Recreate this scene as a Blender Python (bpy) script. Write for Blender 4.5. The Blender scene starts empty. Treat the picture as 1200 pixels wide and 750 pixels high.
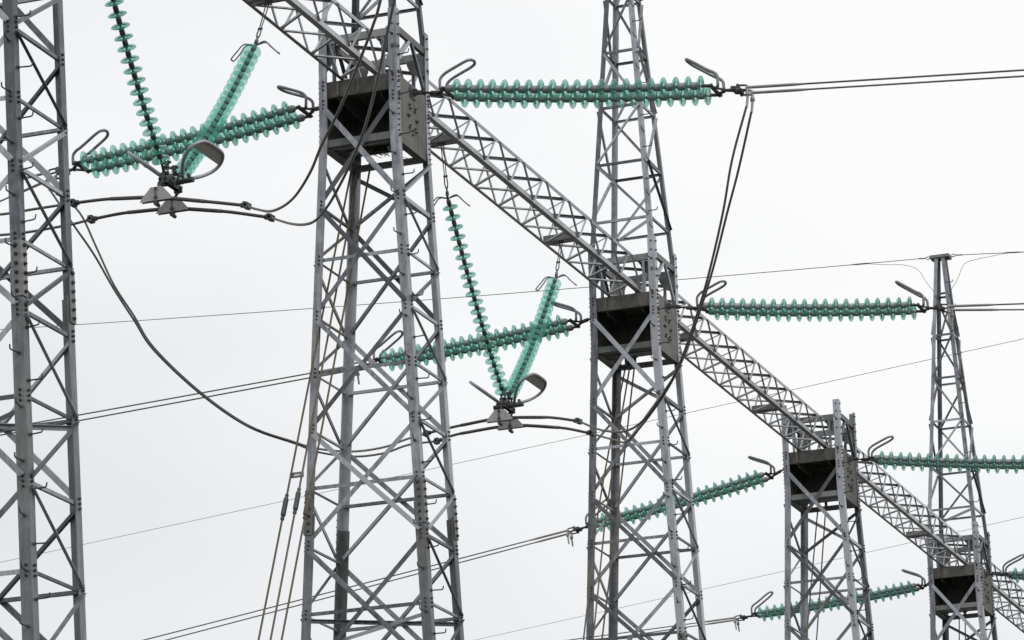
import bpy, bmesh, math, random
from mathutils import Vector as V, Matrix as Mx

# ------------------------------------------------------------------ camera, sky, sun, exposure
SC = bpy.context.scene
COL = SC.collection
S = 11.0            # tower spacing along +Y
H = 18.96           # height of the box tops (beam seats)
rad = math.radians

cam_d = bpy.data.cameras.new('camera'); cam = bpy.data.objects.new('camera', cam_d); COL.objects.link(cam)
YAW, PIT, ROL, FPX = rad(20.17763), rad(16.68564), rad(-1.53189), 4288.767
F = V((-math.sin(YAW)*math.cos(PIT), math.cos(YAW)*math.cos(PIT), math.sin(PIT)))
R = V((math.cos(YAW), math.sin(YAW), 0)); U = R.cross(F)
R2 = math.cos(ROL)*R + math.sin(ROL)*U; U2 = -math.sin(ROL)*R + math.cos(ROL)*U
cam.matrix_world = Mx((R2, U2, -F)).transposed().to_4x4()
cam.location = (17.84690, -43.37301, H - 17.35766)
cam_d.sensor_fit = 'HORIZONTAL'; cam_d.sensor_width = 36.0; cam_d.lens = FPX*36/1200
cam_d.clip_start = 0.5; cam_d.clip_end = 6000
SC.camera = cam

SUN_EL, SUN_AZ = rad(48), rad(118)      # azimuth clockwise from +Y: behind the camera's right shoulder
world = bpy.data.worlds.new('World'); SC.world = world; world.use_nodes = True
wt = world.node_tree; wn = wt.nodes; wn.clear()
def wnode(t, **k):
    n = wn.new(t)
    for a, b in k.items(): setattr(n, a, b)
    return n
sky = wnode('ShaderNodeTexSky', sky_type='NISHITA', sun_disc=False, sun_elevation=SUN_EL, sun_rotation=SUN_AZ)
bg_sky = wnode('ShaderNodeBackground'); bg_sky.inputs[1].default_value = 0.10
wt.links.new(sky.outputs[0], bg_sky.inputs[0])
# the cloud layer: an even overcast with broad soft folds
tc = wnode('ShaderNodeTexCoord')
mp = wnode('ShaderNodeMapping'); mp.inputs[1].default_value = (0.0, 0.0, 0.0); mp.inputs[3].default_value = (1, 1, 2.0)
wt.links.new(tc.outputs['Generated'], mp.inputs[0])
ns = wnode('ShaderNodeTexNoise'); ns.inputs['Scale'].default_value = 3.4; ns.inputs['Detail'].default_value = 3.5; ns.inputs['Roughness'].default_value = 0.42
wt.links.new(mp.outputs[0], ns.inputs['Vector'])
cr = wnode('ShaderNodeValToRGB')
cr.color_ramp.elements[0].position = 0.29; cr.color_ramp.elements[0].color = (0.77, 0.797, 0.825, 1)
cr.color_ramp.elements[1].position = 0.60; cr.color_ramp.elements[1].color = (1.0, 1.0, 1.0, 1)
wt.links.new(ns.outputs[0], cr.inputs[0])
bg_cl = wnode('ShaderNodeBackground'); bg_cl.inputs[1].default_value = 1.0
wt.links.new(cr.outputs[0], bg_cl.inputs[0])
mxs = wnode('ShaderNodeMixShader'); mxs.inputs[0].default_value = 0.97
wt.links.new(bg_sky.outputs[0], mxs.inputs[1]); wt.links.new(bg_cl.outputs[0], mxs.inputs[2])
wo = wnode('ShaderNodeOutputWorld'); wt.links.new(mxs.outputs[0], wo.inputs[0])

sun_d = bpy.data.lights.new('sun', 'SUN'); sun = bpy.data.objects.new('sun', sun_d); COL.objects.link(sun)
sun_d.energy = 1.4; sun_d.angle = rad(14); sun_d.color = (1.0, 0.97, 0.93)
sd = V((math.sin(SUN_AZ)*math.cos(SUN_EL), math.cos(SUN_AZ)*math.cos(SUN_EL), math.sin(SUN_EL)))
sun.rotation_euler = sd.to_track_quat('Z', 'Y').to_euler(); sun.location = sd*200

vs = SC.view_settings
vs.view_transform = 'Standard'; vs.look = 'None'; vs.exposure = 0.0; vs.gamma = 1.0; vs.use_curve_mapping = False
SC.cycles.max_bounces = 14; SC.cycles.transparent_max_bounces = 48; SC.cycles.transmission_bounces = 12

rnd = random.Random(7)
# ------------------------------------------------------------------ materials
MAT = {}
def mat(name):
    m = bpy.data.materials.new(name); m.use_nodes = True; MAT[name] = m
    nt = m.node_tree; b = nt.nodes['Principled BSDF']
    return m, nt, b
def metal(name, c1, c2, c3, metallic, rough, scale=9.0, bump=0.15, vary=.16, rust=0.0):
    """zinc-coated or painted metal: large cloudy patches, fine spangle, run-down streaks"""
    m, nt, b = mat(name); N = nt.nodes; L = nt.links
    t = N.new('ShaderNodeTexCoord')
    n1 = N.new('ShaderNodeTexNoise'); n1.inputs['Scale'].default_value = scale; n1.inputs['Detail'].default_value = 6; n1.inputs['Roughness'].default_value = .65
    n2 = N.new('ShaderNodeTexNoise'); n2.inputs['Scale'].default_value = 1.3; n2.inputs['Detail'].default_value = 3
    mp = N.new('ShaderNodeMapping'); mp.inputs[3].default_value = (22, 22, 1.6)
    n3 = N.new('ShaderNodeTexNoise'); n3.inputs['Scale'].default_value = 1.0; n3.inputs['Detail'].default_value = 4
    oi = N.new('ShaderNodeObjectInfo')
    L.new(t.outputs['Object'], n1.inputs['Vector']); L.new(t.outputs['Object'], mp.inputs[0]); L.new(mp.outputs[0], n3.inputs['Vector'])
    ad = N.new('ShaderNodeVectorMath'); ad.operation = 'ADD'
    L.new(t.outputs['Object'], ad.inputs[0]); L.new(oi.outputs['Random'], ad.inputs[1]); L.new(ad.outputs[0], n2.inputs['Vector'])
    r = N.new('ShaderNodeValToRGB'); e = r.color_ramp.elements
    e[0].position = .33; e[0].color = (*c1, 1); e[1].position = .67; e[1].color = (*c3, 1)
    k = e.new(.5); k.color = (*c2, 1)
    mx = N.new('ShaderNodeMix'); mx.data_type = 'FLOAT'; mx.inputs[0].default_value = .45
    L.new(n1.outputs[0], mx.inputs[2]); L.new(n2.outputs[0], mx.inputs[3])
    mx2 = N.new('ShaderNodeMix'); mx2.data_type = 'FLOAT'; mx2.inputs[0].default_value = .35
    L.new(mx.outputs[0], mx2.inputs[2]); L.new(n3.outputs[0], mx2.inputs[3])
    # each bar came from its own zinc bath: shift the tone a little by object
    ma = N.new('ShaderNodeMath'); ma.operation = 'MULTIPLY_ADD'; ma.inputs[1].default_value = vary; ma.inputs[2].default_value = -vary/2
    L.new(oi.outputs['Random'], ma.inputs[0])
    ms = N.new('ShaderNodeMath'); ms.operation = 'ADD'; L.new(mx2.outputs[0], ms.inputs[0]); L.new(ma.outputs[0], ms.inputs[1])
    L.new(ms.outputs[0], r.inputs[0])
    if rust:
        n4 = N.new('ShaderNodeTexNoise'); n4.inputs['Scale'].default_value = 4.5; n4.inputs['Detail'].default_value = 8; n4.inputs['Roughness'].default_value = .7
        mp4 = N.new('ShaderNodeMapping'); mp4.inputs[3].default_value = (1, 1, .35); L.new(ad.outputs[0], mp4.inputs[0]); L.new(mp4.outputs[0], n4.inputs['Vector'])
        m4 = N.new('ShaderNodeMapRange'); m4.inputs[1].default_value = .60; m4.inputs[2].default_value = .72; m4.inputs[4].default_value = rust; L.new(n4.outputs[0], m4.inputs[0])
        mr = N.new('ShaderNodeMix'); mr.data_type = 'RGBA'; L.new(m4.outputs[0], mr.inputs[0]); L.new(r.outputs[0], mr.inputs[6]); mr.inputs[7].default_value = (.115, .082, .055, 1)
        L.new(mr.outputs[2], b.inputs['Base Color'])
    else: L.new(r.outputs[0], b.inputs['Base Color'])
    b.inputs['Metallic'].default_value = metallic
    rr = N.new('ShaderNodeMapRange'); rr.inputs[3].default_value = rough-.1; rr.inputs[4].default_value = rough+.15
    L.new(n1.outputs[0], rr.inputs[0]); L.new(rr.outputs[0], b.inputs['Roughness'])
    bp = N.new('ShaderNodeBump'); bp.inputs['Strength'].default_value = bump; bp.inputs['Distance'].default_value = .004
    L.new(n1.outputs[0], bp.inputs['Height']); L.new(bp.outputs[0], b.inputs['Normal'])
    return m
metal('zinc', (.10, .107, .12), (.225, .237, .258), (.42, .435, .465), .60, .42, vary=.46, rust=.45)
metal('zinc_new', (.26, .268, .285), (.38, .39, .41), (.52, .53, .555), .50, .45, vary=.25, rust=.25)
metal('zinc_dull', (.10, .102, .102), (.175, .178, .178), (.265, .268, .27), .40, .52, vary=.25, rust=.55)
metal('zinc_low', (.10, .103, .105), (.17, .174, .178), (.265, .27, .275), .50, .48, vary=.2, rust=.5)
metal('plate', (.055, .053, .048), (.115, .110, .101), (.20, .193, .178), .10, .70, scale=5.0, bump=.3, vary=.22, rust=.5)
metal('horn', (.15, .15, .165), (.22, .222, .24), (.30, .302, .32), .35, .48)
metal('aluminium', (.22, .225, .245), (.30, .305, .33), (.38, .385, .41), .25, .50)
metal('fitting', (.035, .036, .04), (.075, .077, .082), (.14, .143, .15), .45, .50, scale=30)
metal('cap', (.19, .194, .20), (.32, .325, .335), (.45, .455, .47), .35, .50, scale=30)
metal('conductor', (.10, .10, .102), (.15, .15, .15), (.21, .21, .205), .35, .55, scale=40)
metal('tube', (.055, .056, .056), (.085, .086, .085), (.12, .12, .118), .25, .45, scale=30)
metal('sleeve', (.26, .258, .25), (.34, .338, .33), (.42, .418, .41), .40, .45, scale=30)
metal('shoe', (.30, .295, .285), (.38, .375, .362), (.45, .445, .43), .25, .55, scale=25)
metal('rope', (.085, .066, .035), (.135, .105, .058), (.19, .152, .088), .10, .70, scale=35)
metal('brass', (.08, .068, .045), (.13, .112, .075), (.19, .168, .115), .30, .55, scale=35)
metal('twig', (.018, .014, .010), (.035, .028, .02), (.06, .05, .037), .0, .85, scale=30)
metal('concrete', (.26, .255, .24), (.34, .335, .32), (.42, .415, .40), .0, .85, scale=6)

def glass():
    m, nt, b = mat('glass'); N = nt.nodes; L = nt.links; N.remove(b)
    out = [n for n in N if n.type == 'OUTPUT_MATERIAL'][0]
    t = N.new('ShaderNodeTexCoord'); n1 = N.new('ShaderNodeTexNoise'); n1.inputs['Scale'].default_value = 14; n1.inputs['Detail'].default_value = 3
    oi = N.new('ShaderNodeObjectInfo')
    L.new(t.outputs['Object'], n1.inputs['Vector'])
    mrx = N.new('ShaderNodeMix'); mrx.data_type = 'RGBA'
    mrx.inputs[6].default_value = (.24, .66, .55, 1); mrx.inputs[7].default_value = (.46, .88, .78, 1)
    L.new(oi.outputs['Random'], mrx.inputs[0])
    tr = N.new('ShaderNodeBsdfTransparent')
    lw = N.new('ShaderNodeLayerWeight'); lw.inputs[0].default_value = .5
    pw = N.new('ShaderNodeMath'); pw.operation = 'POWER'; pw.inputs[1].default_value = 2.2; L.new(lw.outputs['Facing'], pw.inputs[0])
    ab = N.new('ShaderNodeMix'); ab.data_type = 'RGBA'; ab.inputs[6].default_value = (.77, .925, .885, 1); ab.inputs[7].default_value = (.10, .42, .34, 1)
    L.new(pw.outputs[0], ab.inputs[0]); L.new(ab.outputs[2], tr.inputs[0])
    tl = N.new('ShaderNodeBsdfTranslucent'); L.new(mrx.outputs[2], tl.inputs[0])
    df = N.new('ShaderNodeBsdfDiffuse'); L.new(mrx.outputs[2], df.inputs[0])
    gl = N.new('ShaderNodeBsdfGlossy'); gl.inputs['Roughness'].default_value = .12
    m1 = N.new('ShaderNodeMixShader'); m1.inputs[0].default_value = .28; L.new(tl.outputs[0], m1.inputs[1]); L.new(df.outputs[0], m1.inputs[2])
    m2 = N.new('ShaderNodeMixShader'); m2.inputs[0].default_value = .17; L.new(tr.outputs[0], m2.inputs[1]); L.new(m1.outputs[0], m2.inputs[2])
    fr = N.new('ShaderNodeFresnel'); fr.inputs[0].default_value = 1.5
    m3 = N.new('ShaderNodeMixShader'); ge = N.new('ShaderNodeNewGeometry'); iv = N.new('ShaderNodeMath'); iv.operation = 'SUBTRACT'; iv.inputs[0].default_value = 1.0; L.new(ge.outputs['Backfacing'], iv.inputs[1])
    fm = N.new('ShaderNodeMath'); fm.operation = 'MULTIPLY'; L.new(fr.outputs[0], fm.inputs[0]); L.new(iv.outputs[0], fm.inputs[1]); L.new(fm.outputs[0], m3.inputs[0]); L.new(m2.outputs[0], m3.inputs[1]); L.new(gl.outputs[0], m3.inputs[2])
    L.new(m3.outputs[0], out.inputs[0])
glass()

def ground_mat():
    m, nt, b = mat('gravel'); N = nt.nodes; L = nt.links
    t = N.new('ShaderNodeTexCoord'); n = N.new('ShaderNodeTexNoise'); n.inputs['Scale'].default_value = .08; n.inputs['Detail'].default_value = 8
    v = N.new('ShaderNodeTexVoronoi'); v.inputs['Scale'].default_value = 22
    L.new(t.outputs['Object'], n.inputs['Vector']); L.new(t.outputs['Object'], v.inputs['Vector'])
    r = N.new('ShaderNodeValToRGB'); e = r.color_ramp.elements
    e[0].position = .4; e[0].color = (.035, .042, .022, 1); e[1].position = .6; e[1].color = (.10, .097, .09, 1)
    L.new(n.outputs[0], r.inputs[0]); L.new(r.outputs[0], b.inputs['Base Color'])
    b.inputs['Roughness'].default_value = .95
    bp = N.new('ShaderNodeBump'); bp.inputs['Strength'].default_value = .5; L.new(v.outputs['Distance'], bp.inputs['Height']); L.new(bp.outputs[0], b.inputs['Normal'])
ground_mat()

# ------------------------------------------------------------------ helpers
def link(o, parent=None):
    COL.objects.link(o)
    if parent is not None: o.parent = parent
    return o
def obj(name, me, parent=None, loc=None):
    o = bpy.data.objects.new(name, me); link(o, parent)
    if loc is not None: o.location = loc
    return o
def empty(name, loc):
    o = bpy.data.objects.new(name, None); o.empty_display_size = .3; o.location = loc; COL.objects.link(o); return o
def tag(o, label, cat, group=None):
    o['label'] = label; o['category'] = cat
    if group: o['group'] = group
    return o
def fin(bm, name, m, smooth=False):
    bmesh.ops.recalc_face_normals(bm, faces=bm.faces)
    me = bpy.data.meshes.new(name); bm.to_mesh(me); bm.free()
    me.materials.append(MAT[m])
    if smooth:
        for p in me.polygons: p.use_smooth = True
    return me
def prism(bm, pts0, pts1):
    a = [bm.verts.new(p) for p in pts0]; b = [bm.verts.new(p) for p in pts1]; n = len(a)
    bm.faces.new(a[::-1]); bm.faces.new(b)
    for i in range(n): bm.faces.new((a[i], a[(i+1) % n], b[(i+1) % n], b[i]))
def angle_bar(bm, p0, p1, A, B, wa, wb, t):
    """L-section steel angle: heel on the line p0-p1, one flange along A, the other along B"""
    p0, p1 = V(p0), V(p1); ax = (p1-p0).normalized()
    A = V(A); A = (A-ax*A.dot(ax)).normalized(); B = V(B); B = B-ax*B.dot(ax); B = (B-A*B.dot(A)).normalized()
    sec = [(0, 0), (wa, 0), (wa, t), (t, t), (t, wb), (0, wb)]
    prism(bm, [p0+A*a+B*b for a, b in sec], [p1+A*a+B*b for a, b in sec])
def box(bm, c, x, y, z):
    """box from centre and three half-axis vectors"""
    c, x, y, z = V(c), V(x), V(y), V(z)
    prism(bm, [c-x-y-z, c+x-y-z, c+x+y-z, c-x+y-z], [c-x-y+z, c+x-y+z, c+x+y+z, c-x+y+z])
def rod(bm, p0, p1, r0, r1=None, n=8):
    p0, p1 = V(p0), V(p1); r1 = r0 if r1 is None else r1
    ax = (p1-p0).normalized(); u = ax.orthogonal().normalized(); w = ax.cross(u)
    c = [(math.cos(2*math.pi*i/n), math.sin(2*math.pi*i/n)) for i in range(n)]
    prism(bm, [p0+(u*a+w*b)*r0 for a, b in c], [p1+(u*a+w*b)*r1 for a, b in c])
def spline(pts, step=6):
    """Catmull-Rom through pts"""
    P = [V(p) for p in pts]; out = []
    for i in range(len(P)-1):
        a = P[i-1] if i else P[i]*2-P[i+1]; b, c = P[i], P[i+1]; d = P[i+2] if i+2 < len(P) else P[i+1]*2-P[i]
        for k in range(step):
            t = k/step
            out.append(.5*((2*b)+(c-a)*t+(2*a-5*b+4*c-d)*t*t+(3*b-a-3*c+d)*t**3))
    out.append(P[-1]); return out
def sweep(bm, pts, r, n=8, closed=False):
    P = [V(p) for p in pts]; m = len(P); rings = []; up = None
    for i in range(m):
        if closed: t = (P[(i+1) % m]-P[i-1]).normalized()
        else: t = (P[min(i+1, m-1)]-P[max(i-1, 0)]).normalized()
        if up is None: up = t.orthogonal().normalized()
        up = (up-t*up.dot(t)).normalized(); w = t.cross(up)
        rr = r[i] if isinstance(r, (list, tuple)) else r
        rings.append([bm.verts.new(P[i]+(up*math.cos(2*math.pi*k/n)+w*math.sin(2*math.pi*k/n))*rr) for k in range(n)])
    for i in range(m if closed else m-1):
        a, b = rings[i], rings[(i+1) % m]
        for k in range(n): bm.faces.new((a[k], a[(k+1) % n], b[(k+1) % n], b[k]))
    if not closed: bm.faces.new(rings[0][::-1]); bm.faces.new(rings[-1])
def lathe(bm, prof, n=24, closed=True):
    """profile of (x along the axis, radius) turned about +X"""
    rings = [[bm.verts.new((x, r*math.cos(2*math.pi*k/n), r*math.sin(2*math.pi*k/n))) for k in range(n)] for x, r in prof]
    m = len(rings)
    for i in range(m if closed else m-1):
        a, b = rings[i], rings[(i+1) % m]
        for k in range(n): bm.faces.new((a[k], a[(k+1) % n], b[(k+1) % n], b[k]))
def wire(name, pts, r, m, parent=None, step=6, n=8, smooth=True):
    bm = bmesh.new(); sweep(bm, spline(pts, step), r, n); return obj(name, fin(bm, name, m, smooth), parent)
def sag(p0, p1, s, k=14):
    p0, p1 = V(p0), V(p1)
    return [p0.lerp(p1, i/k)-V((0, 0, 4*s*(i/k)*(1-i/k))) for i in range(k+1)]
def copy_tree(o, parent=None):
    c = o.copy(); COL.objects.link(c); c.parent = parent
    for ch in o.children: copy_tree(ch, c)
    return c
def frame(u):
    """rotation whose local X is u, local Z as near to up as it can be"""
    u = V(u).normalized(); z = V((0, 0, 1)); y = z.cross(u).normalized(); z = u.cross(y)
    return Mx((u, y, z)).transposed()

# ------------------------------------------------------------------ ground
bm = bmesh.new(); bmesh.ops.create_grid(bm, x_segments=8, y_segments=8, size=3000)
g = obj('ground', fin(bm, 'ground', 'gravel'), loc=(0, 20, 0)); g['kind'] = 'structure'

# ------------------------------------------------------------------ lattice towers
AX0, AY0, TX, ZB = .5701, .5877, .05045, .795
NEAR, RIGHT, BACK, LEFT = (1, -1), (1, 1), (-1, 1), (-1, -1)
LEGW, LEGT = .118, .012
LV = [-1.744, -2.511, -3.277, -4.062, -4.829, -5.626, -6.394, -7.307, -8.211, -9.135,
      -10.10, -11.12, -12.15, -13.20, -14.25, -15.30, -16.35, -17.45]      # L0 M0 L1 M1 ...
SPL = -5.95            # leg splice
def halfx(z): return AX0+TX*max(0.0, -z-ZB)
def leg_pt(c, z):
    return V((c[0]*halfx(z), c[1]*AY0, z))
def peak_a(z): return .57-(z-.6)*(.57-.125)/6.6
def peak_pt(c, z):
    a = peak_a(z)-.012; return V((c[0]*a, c[1]*a*1.03, z))
def hexbolt(bm, p, n, r=.0155, h=.014):
    rod(bm, V(p), V(p)+V(n)*h, r, r, 6); rod(bm, V(p)+V(n)*h, V(p)+V(n)*(h+.012), r*.55, r*.55, 6)

def face_bar(name, root, p0, p1, n, w, off, m='zinc', tk=.007, flip=False, w2=None):
    """brace lying in a face with outward normal n; off = distance of its heel plane outside the leg face"""
    n = V(n); ax = (V(p1)-V(p0)).normalized(); side = n.cross(ax)
    if flip: side = -side
    bm = bmesh.new()
    c = V(p0)-side*(w/2)+n*off; d = V(p1)-side*(w/2)+n*off
    angle_bar(bm, c, d, side, -n if off <= 0 else n, w, w2 or w*.8, tk)
    return obj(name, fin(bm, name, m), root)

def node(c, z, n, peak=False):
    """bolting point on a leg flange, on the face with outward normal n"""
    p = (peak_pt if peak else leg_pt)(c, z); i = .045 if peak else .06
    if abs(n[1]) > .5: p = p+V((-c[0]*i, 0, 0))
    else: p = p+V((0, -c[1]*i, 0))
    return p

FR, RE, PX, NX = (0, -1, 0), (0, 1, 0), (1, 0, 0), (-1, 0, 0)
def make_tower(peak):
    root = empty('lattice_tower', (0, 0, 0))
    for c in (NEAR, RIGHT, BACK, LEFT):
        # upper leg, lower leg (spliced), bent outward below the box
        fa, fb = V((-c[0], 0, 0)), V((0, -c[1], 0))
        bm = bmesh.new()
        angle_bar(bm, leg_pt(c, .93), leg_pt(c, -ZB), fa, fb, LEGW, LEGW, LEGT)
        angle_bar(bm, leg_pt(c, -ZB), leg_pt(c, SPL), fa, fb, LEGW, LEGW, LEGT)
        leg = obj('leg', fin(bm, 'leg', 'zinc'), root)
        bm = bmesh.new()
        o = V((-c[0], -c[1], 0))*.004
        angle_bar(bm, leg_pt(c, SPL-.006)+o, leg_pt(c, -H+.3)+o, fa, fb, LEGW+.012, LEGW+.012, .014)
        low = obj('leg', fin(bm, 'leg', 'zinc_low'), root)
        # splice plates outside the joint with two columns of large bolts
        sp = bmesh.new(); o = V((c[0], c[1], 0))*.011
        angle_bar(sp, leg_pt(c, SPL+.30)+o, leg_pt(c, SPL-.30)+o, fa, fb, LEGW+.006, LEGW+.006, .010)
        obj('splice_plate', fin(sp, 'splice_plate', 'zinc_dull'), leg)
        # bolts: nodes on both flanges, splice rows, rows beside the box
        b = bmesh.new()
        for z in [-.05, -.32]+LV[:10]:
            for dz in (-.055, 0, .055):
                p = leg_pt(c, z+dz)
                hexbolt(b, p+fa*.062, -fb); hexbolt(b, p+fb*.062, -fa)
        for k in range(6):
            z = SPL+.25-k*.10; p = leg_pt(c, z)+V((c[0], c[1], 0))*.011
            hexbolt(b, p+fa*.062, -fb, .021, .02); hexbolt(b, p+fb*.062, -fa, .021, .02)
        for k in range(13):
            p = leg_pt(c, .02-k*.077); hexbolt(b, p+fb*.04, -fa, .013, .012)
        for z in (.85, .70, .55, .38):
            p = leg_pt(c, z); hexbolt(b, p+fa*.06, -fb); hexbolt(b, p+fb*.06, -fa)
        bo = obj('bolts', fin(b, 'bolts', 'fitting'), leg); bo['kind'] = 'stuff'
        # step bolts on the near leg, alternating between the flanges
        if c == NEAR:
            me = []
            for d, e in ((V((0, -1, 0)), V((0, 0, 1))), (V((1, 0, 0)), V((0, 0, 1)))):
                s = bmesh.new(); sweep(s, spline([V((0, 0, 0)), d*.06, d*.135, d*.155+e*.012, d*.162+e*.05], 3), .0085, 6)
                rod(s, d*.002, d*.016, .02, .02, 6)
                me.append(fin(s, 'step_bolt', 'fitting', False))
            z, k = .55, 0
            while z > -16:
                p = leg_pt(c, z)+(fa*.06 if k % 2 == 0 else fb*.075)
                so = obj('step_bolt', me[k % 2], leg if z > SPL else low, p); so.rotation_euler.z = rnd.uniform(-.25, .25)
                z -= .285; k += 1
        ft = bmesh.new(); q = leg_pt(c, -H+.3)+V((-c[0], -c[1], 0))*.05
        prism(ft, [q+V((x*.45, y*.45, -.9)) for x, y in ((-1, -1), (1, -1), (1, 1), (-1, 1))], [q+V((x*.28, y*.28, .04)) for x, y in ((-1, -1), (1, -1), (1, 1), (-1, 1))])
        obj('footing', fin(ft, 'footing', 'concrete'), root)
    # box region: wide X in front, from the box middle down to the first node
    L0 = LV[0]
    face_bar('diagonal_brace', root, node(LEFT, -.36, FR), node(NEAR, L0+.06, FR), FR, .072, .003)
    face_bar('diagonal_brace', root, node(NEAR, -.34, FR), node(LEFT, L0+.06, FR), FR, .072, -.016)
    face_bar('diagonal_brace', root, node(BACK, -1.02, RE), node(RIGHT, L0+.04, RE), RE, .06, .003)
    face_bar('diagonal_brace', root, node(RIGHT, -1.02, RE), node(BACK, L0+.04, RE), RE, .06, -.016)
    face_bar('diagonal_brace', root, node(RIGHT, -1.0, PX), node(NEAR, L0+.05, PX), PX, .055, .003)
    face_bar('diagonal_brace', root, node(LEFT, -1.0, NX), node(BACK, L0+.05, NX), NX, .055, .003)
    # panels
    nl = len(LV)
    for k in range(0, nl, 2):
        a = LV[k]; mid = LV[k+1]; b = LV[k+2] if k+2 < nl else -H+.45
        w = .062
        for n, (c, d) in ((FR, (LEFT, NEAR)), (RE, (BACK, RIGHT))):
            face_bar('diagonal_brace', root, node(c, a-.06, n), node(d, b+.06, n), n, w, .003)
            face_bar('diagonal_brace', root, node(d, a-.06, n), node(c, b+.06, n), n, w, -.016)
            face_bar('horizontal_brace', root, node(c, mid, n), node(d, mid, n), n, .05, -.026, flip=True)
        for n, (c, d) in ((PX, (NEAR, RIGHT)), (NX, (BACK, LEFT))):
            face_bar('diagonal_brace', root, node(c, a-.05, n), node(d, mid+.03, n), n, .046, .003)
            face_bar('diagonal_brace', root, node(d, mid-.05, n), node(c, b+.05, n), n, .056, .004)
            face_bar('horizontal_brace', root, node(c, mid, n), node(d, mid, n), n, .034, -.018)
            face_bar('horizontal_brace', root, node(c, a, n), node(d, a, n), n, .058 if k == 0 else .042, -.018)
        if k in (6, 12):     # diaphragm across the corners
            for c, d in ((LEFT, RIGHT), (NEAR, BACK)):
                p, q = leg_pt(c, mid-.06), leg_pt(d, mid-.06); e = (q-p).normalized()
                bm = bmesh.new(); z = 0 if c == LEFT else -.05
                angle_bar(bm, p+e*.09+V((0, 0, z)), q-e*.09+V((0, 0, z)), (0, 0, -1), e.cross(V((0, 0, 1))), .05, .05, .007)
                obj('diaphragm_brace', fin(bm, 'diaphragm_brace', 'zinc'), root)
    # ---- the plated box on which the beams rest
    def plate(name, c, hx, hy, hz, m='plate', parent=root):
        bm = bmesh.new(); box(bm, c, (hx, 0, 0), (0, hy, 0), (0, 0, hz))
        bmesh.ops.bevel(bm, geom=bm.edges[:], offset=.003, segments=1, affect='EDGES')
        return obj(name, fin(bm, name, m), parent)
    xi, yi = AX0-LEGT-.003, AY0-LEGT-.003
    for s in (1, -1):
        sp = plate('side_plate', (s*(xi-.006), 0, -.475), .006, yi-.002, .475)
        # gusset with the string's eye on it and the bolt ring below
        bm = bmesh.new()
        box(bm, (s*(xi+.035), 0, -.115), (.035, 0, 0), (0, .016, 0), (0, 0, .05)); rod(bm, (s*(xi+.065), -.03, -.115), (s*(xi+.065), .03, -.115), .03, n=10)
        box(bm, (s*(xi+.006), 0, -.115), (.006, 0, 0), (0, .10, 0), (0, 0, .085))
        obj('string_bracket', fin(bm, 'string_bracket', 'fitting'), sp)
        bm = bmesh.new()
        for q in range(7):
            t = rad(-140+q*280/6-90); 
            for rr in (.17, .125): hexbolt(bm, (s*xi, -.02+math.cos(t)*rr, -.50+math.sin(t)*rr*1.35), (s, 0, 0), .018, .018)
        bo = obj('bolts', fin(bm, 'bolts', 'fitting'), sp); bo['kind'] = 'stuff'
    for s in (-1, 1):
        # top channel: web and two lips; bottom angle
        bm = bmesh.new(); y = s*(yi-.002)
        box(bm, (0, y-s*.006, -.115), (xi-.014, 0, 0), (0, .006, 0), (0, 0, .115))
        box(bm, (0, y-s*.047, -.005), (xi-.014, 0, 0), (0, .035, 0), (0, 0, .005)); box(bm, (0, y-s*.047, -.225), (xi-.014, 0, 0), (0, .035, 0), (0, 0, .005))
        ch = obj('box_channel', fin(bm, 'box_channel', 'plate'), root)
        for x in (-.30, 0.0, .26):
            plate('stiffener', (x, y+s*.0065, -.115), .018, .006, .10, 'plate', ch)
        bm = bmesh.new(); angle_bar(bm, (-(xi-.014), y, -.93), (xi-.014, y, -.93), (0, 0, 1), (0, -s, 0), .10, .10, .010)
        obj('box_angle', fin(bm, 'box_angle', 'zinc_dull'), root)
    plate('rear_plate', (0, yi-.10, -.46), xi-.016, .006, .28)
    plate('top_plate', (0, 0, -.018), xi-.02, yi-.09, .006)
    for x in (-.30, .30):     # saddle girders along the beam inside the box
        plate('saddle_girder', (x, -.02, -.16), .008, yi-.12, .13)
    for y in (-.28, .02):
        plate('box_crossbar', (0, y, -.86), xi-.016, .03, .028, 'zinc_dull')
    # bottom frame of the box, sides
    for s in (1, -1):
        bm = bmesh.new(); angle_bar(bm, (s*(xi-.016), -(yi-.12), -.945), (s*(xi-.016), yi-.12, -.945), (0, 0, 1), (-s, 0, 0), .09, .10, .01)
        obj('box_angle', fin(bm, 'box_angle', 'zinc_dull'), root)
    # ---- ring beam above the lattice beam, struts down to the legs
    for s in (-1, 1):
        plate('ring_beam', (0, s*(AY0-.045), .60), AX0-.03, .028, .055, 'zinc_dull')
        plate('ring_beam', (s*(AX0-.045), 0, .66), .028, AY0-.08, .05, 'zinc_dull')
        n = (s, 0, 0)
        for t in (-1, 1):
            face_bar('side_strut', root, V((s*AX0, t*.05, .62)), V((s*AX0, t*(AY0-.06), .16 if t < 0 else .02)), n, .06 if t < 0 else .05, -.018)
        # guide posts beside the beam, front and rear
        for x in (-.36, .36):
            plate('guide_post', (x, s*(AY0-.045), .272), .022, .022, .27, 'zinc')
        # round-cornered knee plates
        for x in (-1, 1):
            bm = bmesh.new(); y = s*(AY0-.10)
            q = [(x*(AX0-.02), .55), (x*(AX0-.02), .30)]+[(x*(AX0-.02-.27*math.sin(a)), .30+.27*(1-math.cos(a))-.02) for a in [rad(15*j) for j in range(1, 7)]]
            prism(bm, [V((px, y-.005, pz)) for px, pz in q], [V((px, y+.005, pz)) for px, pz in q])
            obj('knee_plate', fin(bm, 'knee_plate', 'zinc_dull'), root)
    # bearing pads under the chords of the beam
    for y in (-.40, .40):
        plate('bearing_beam', (0, y, .012), .40, .05, .010, 'zinc_dull')
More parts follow.
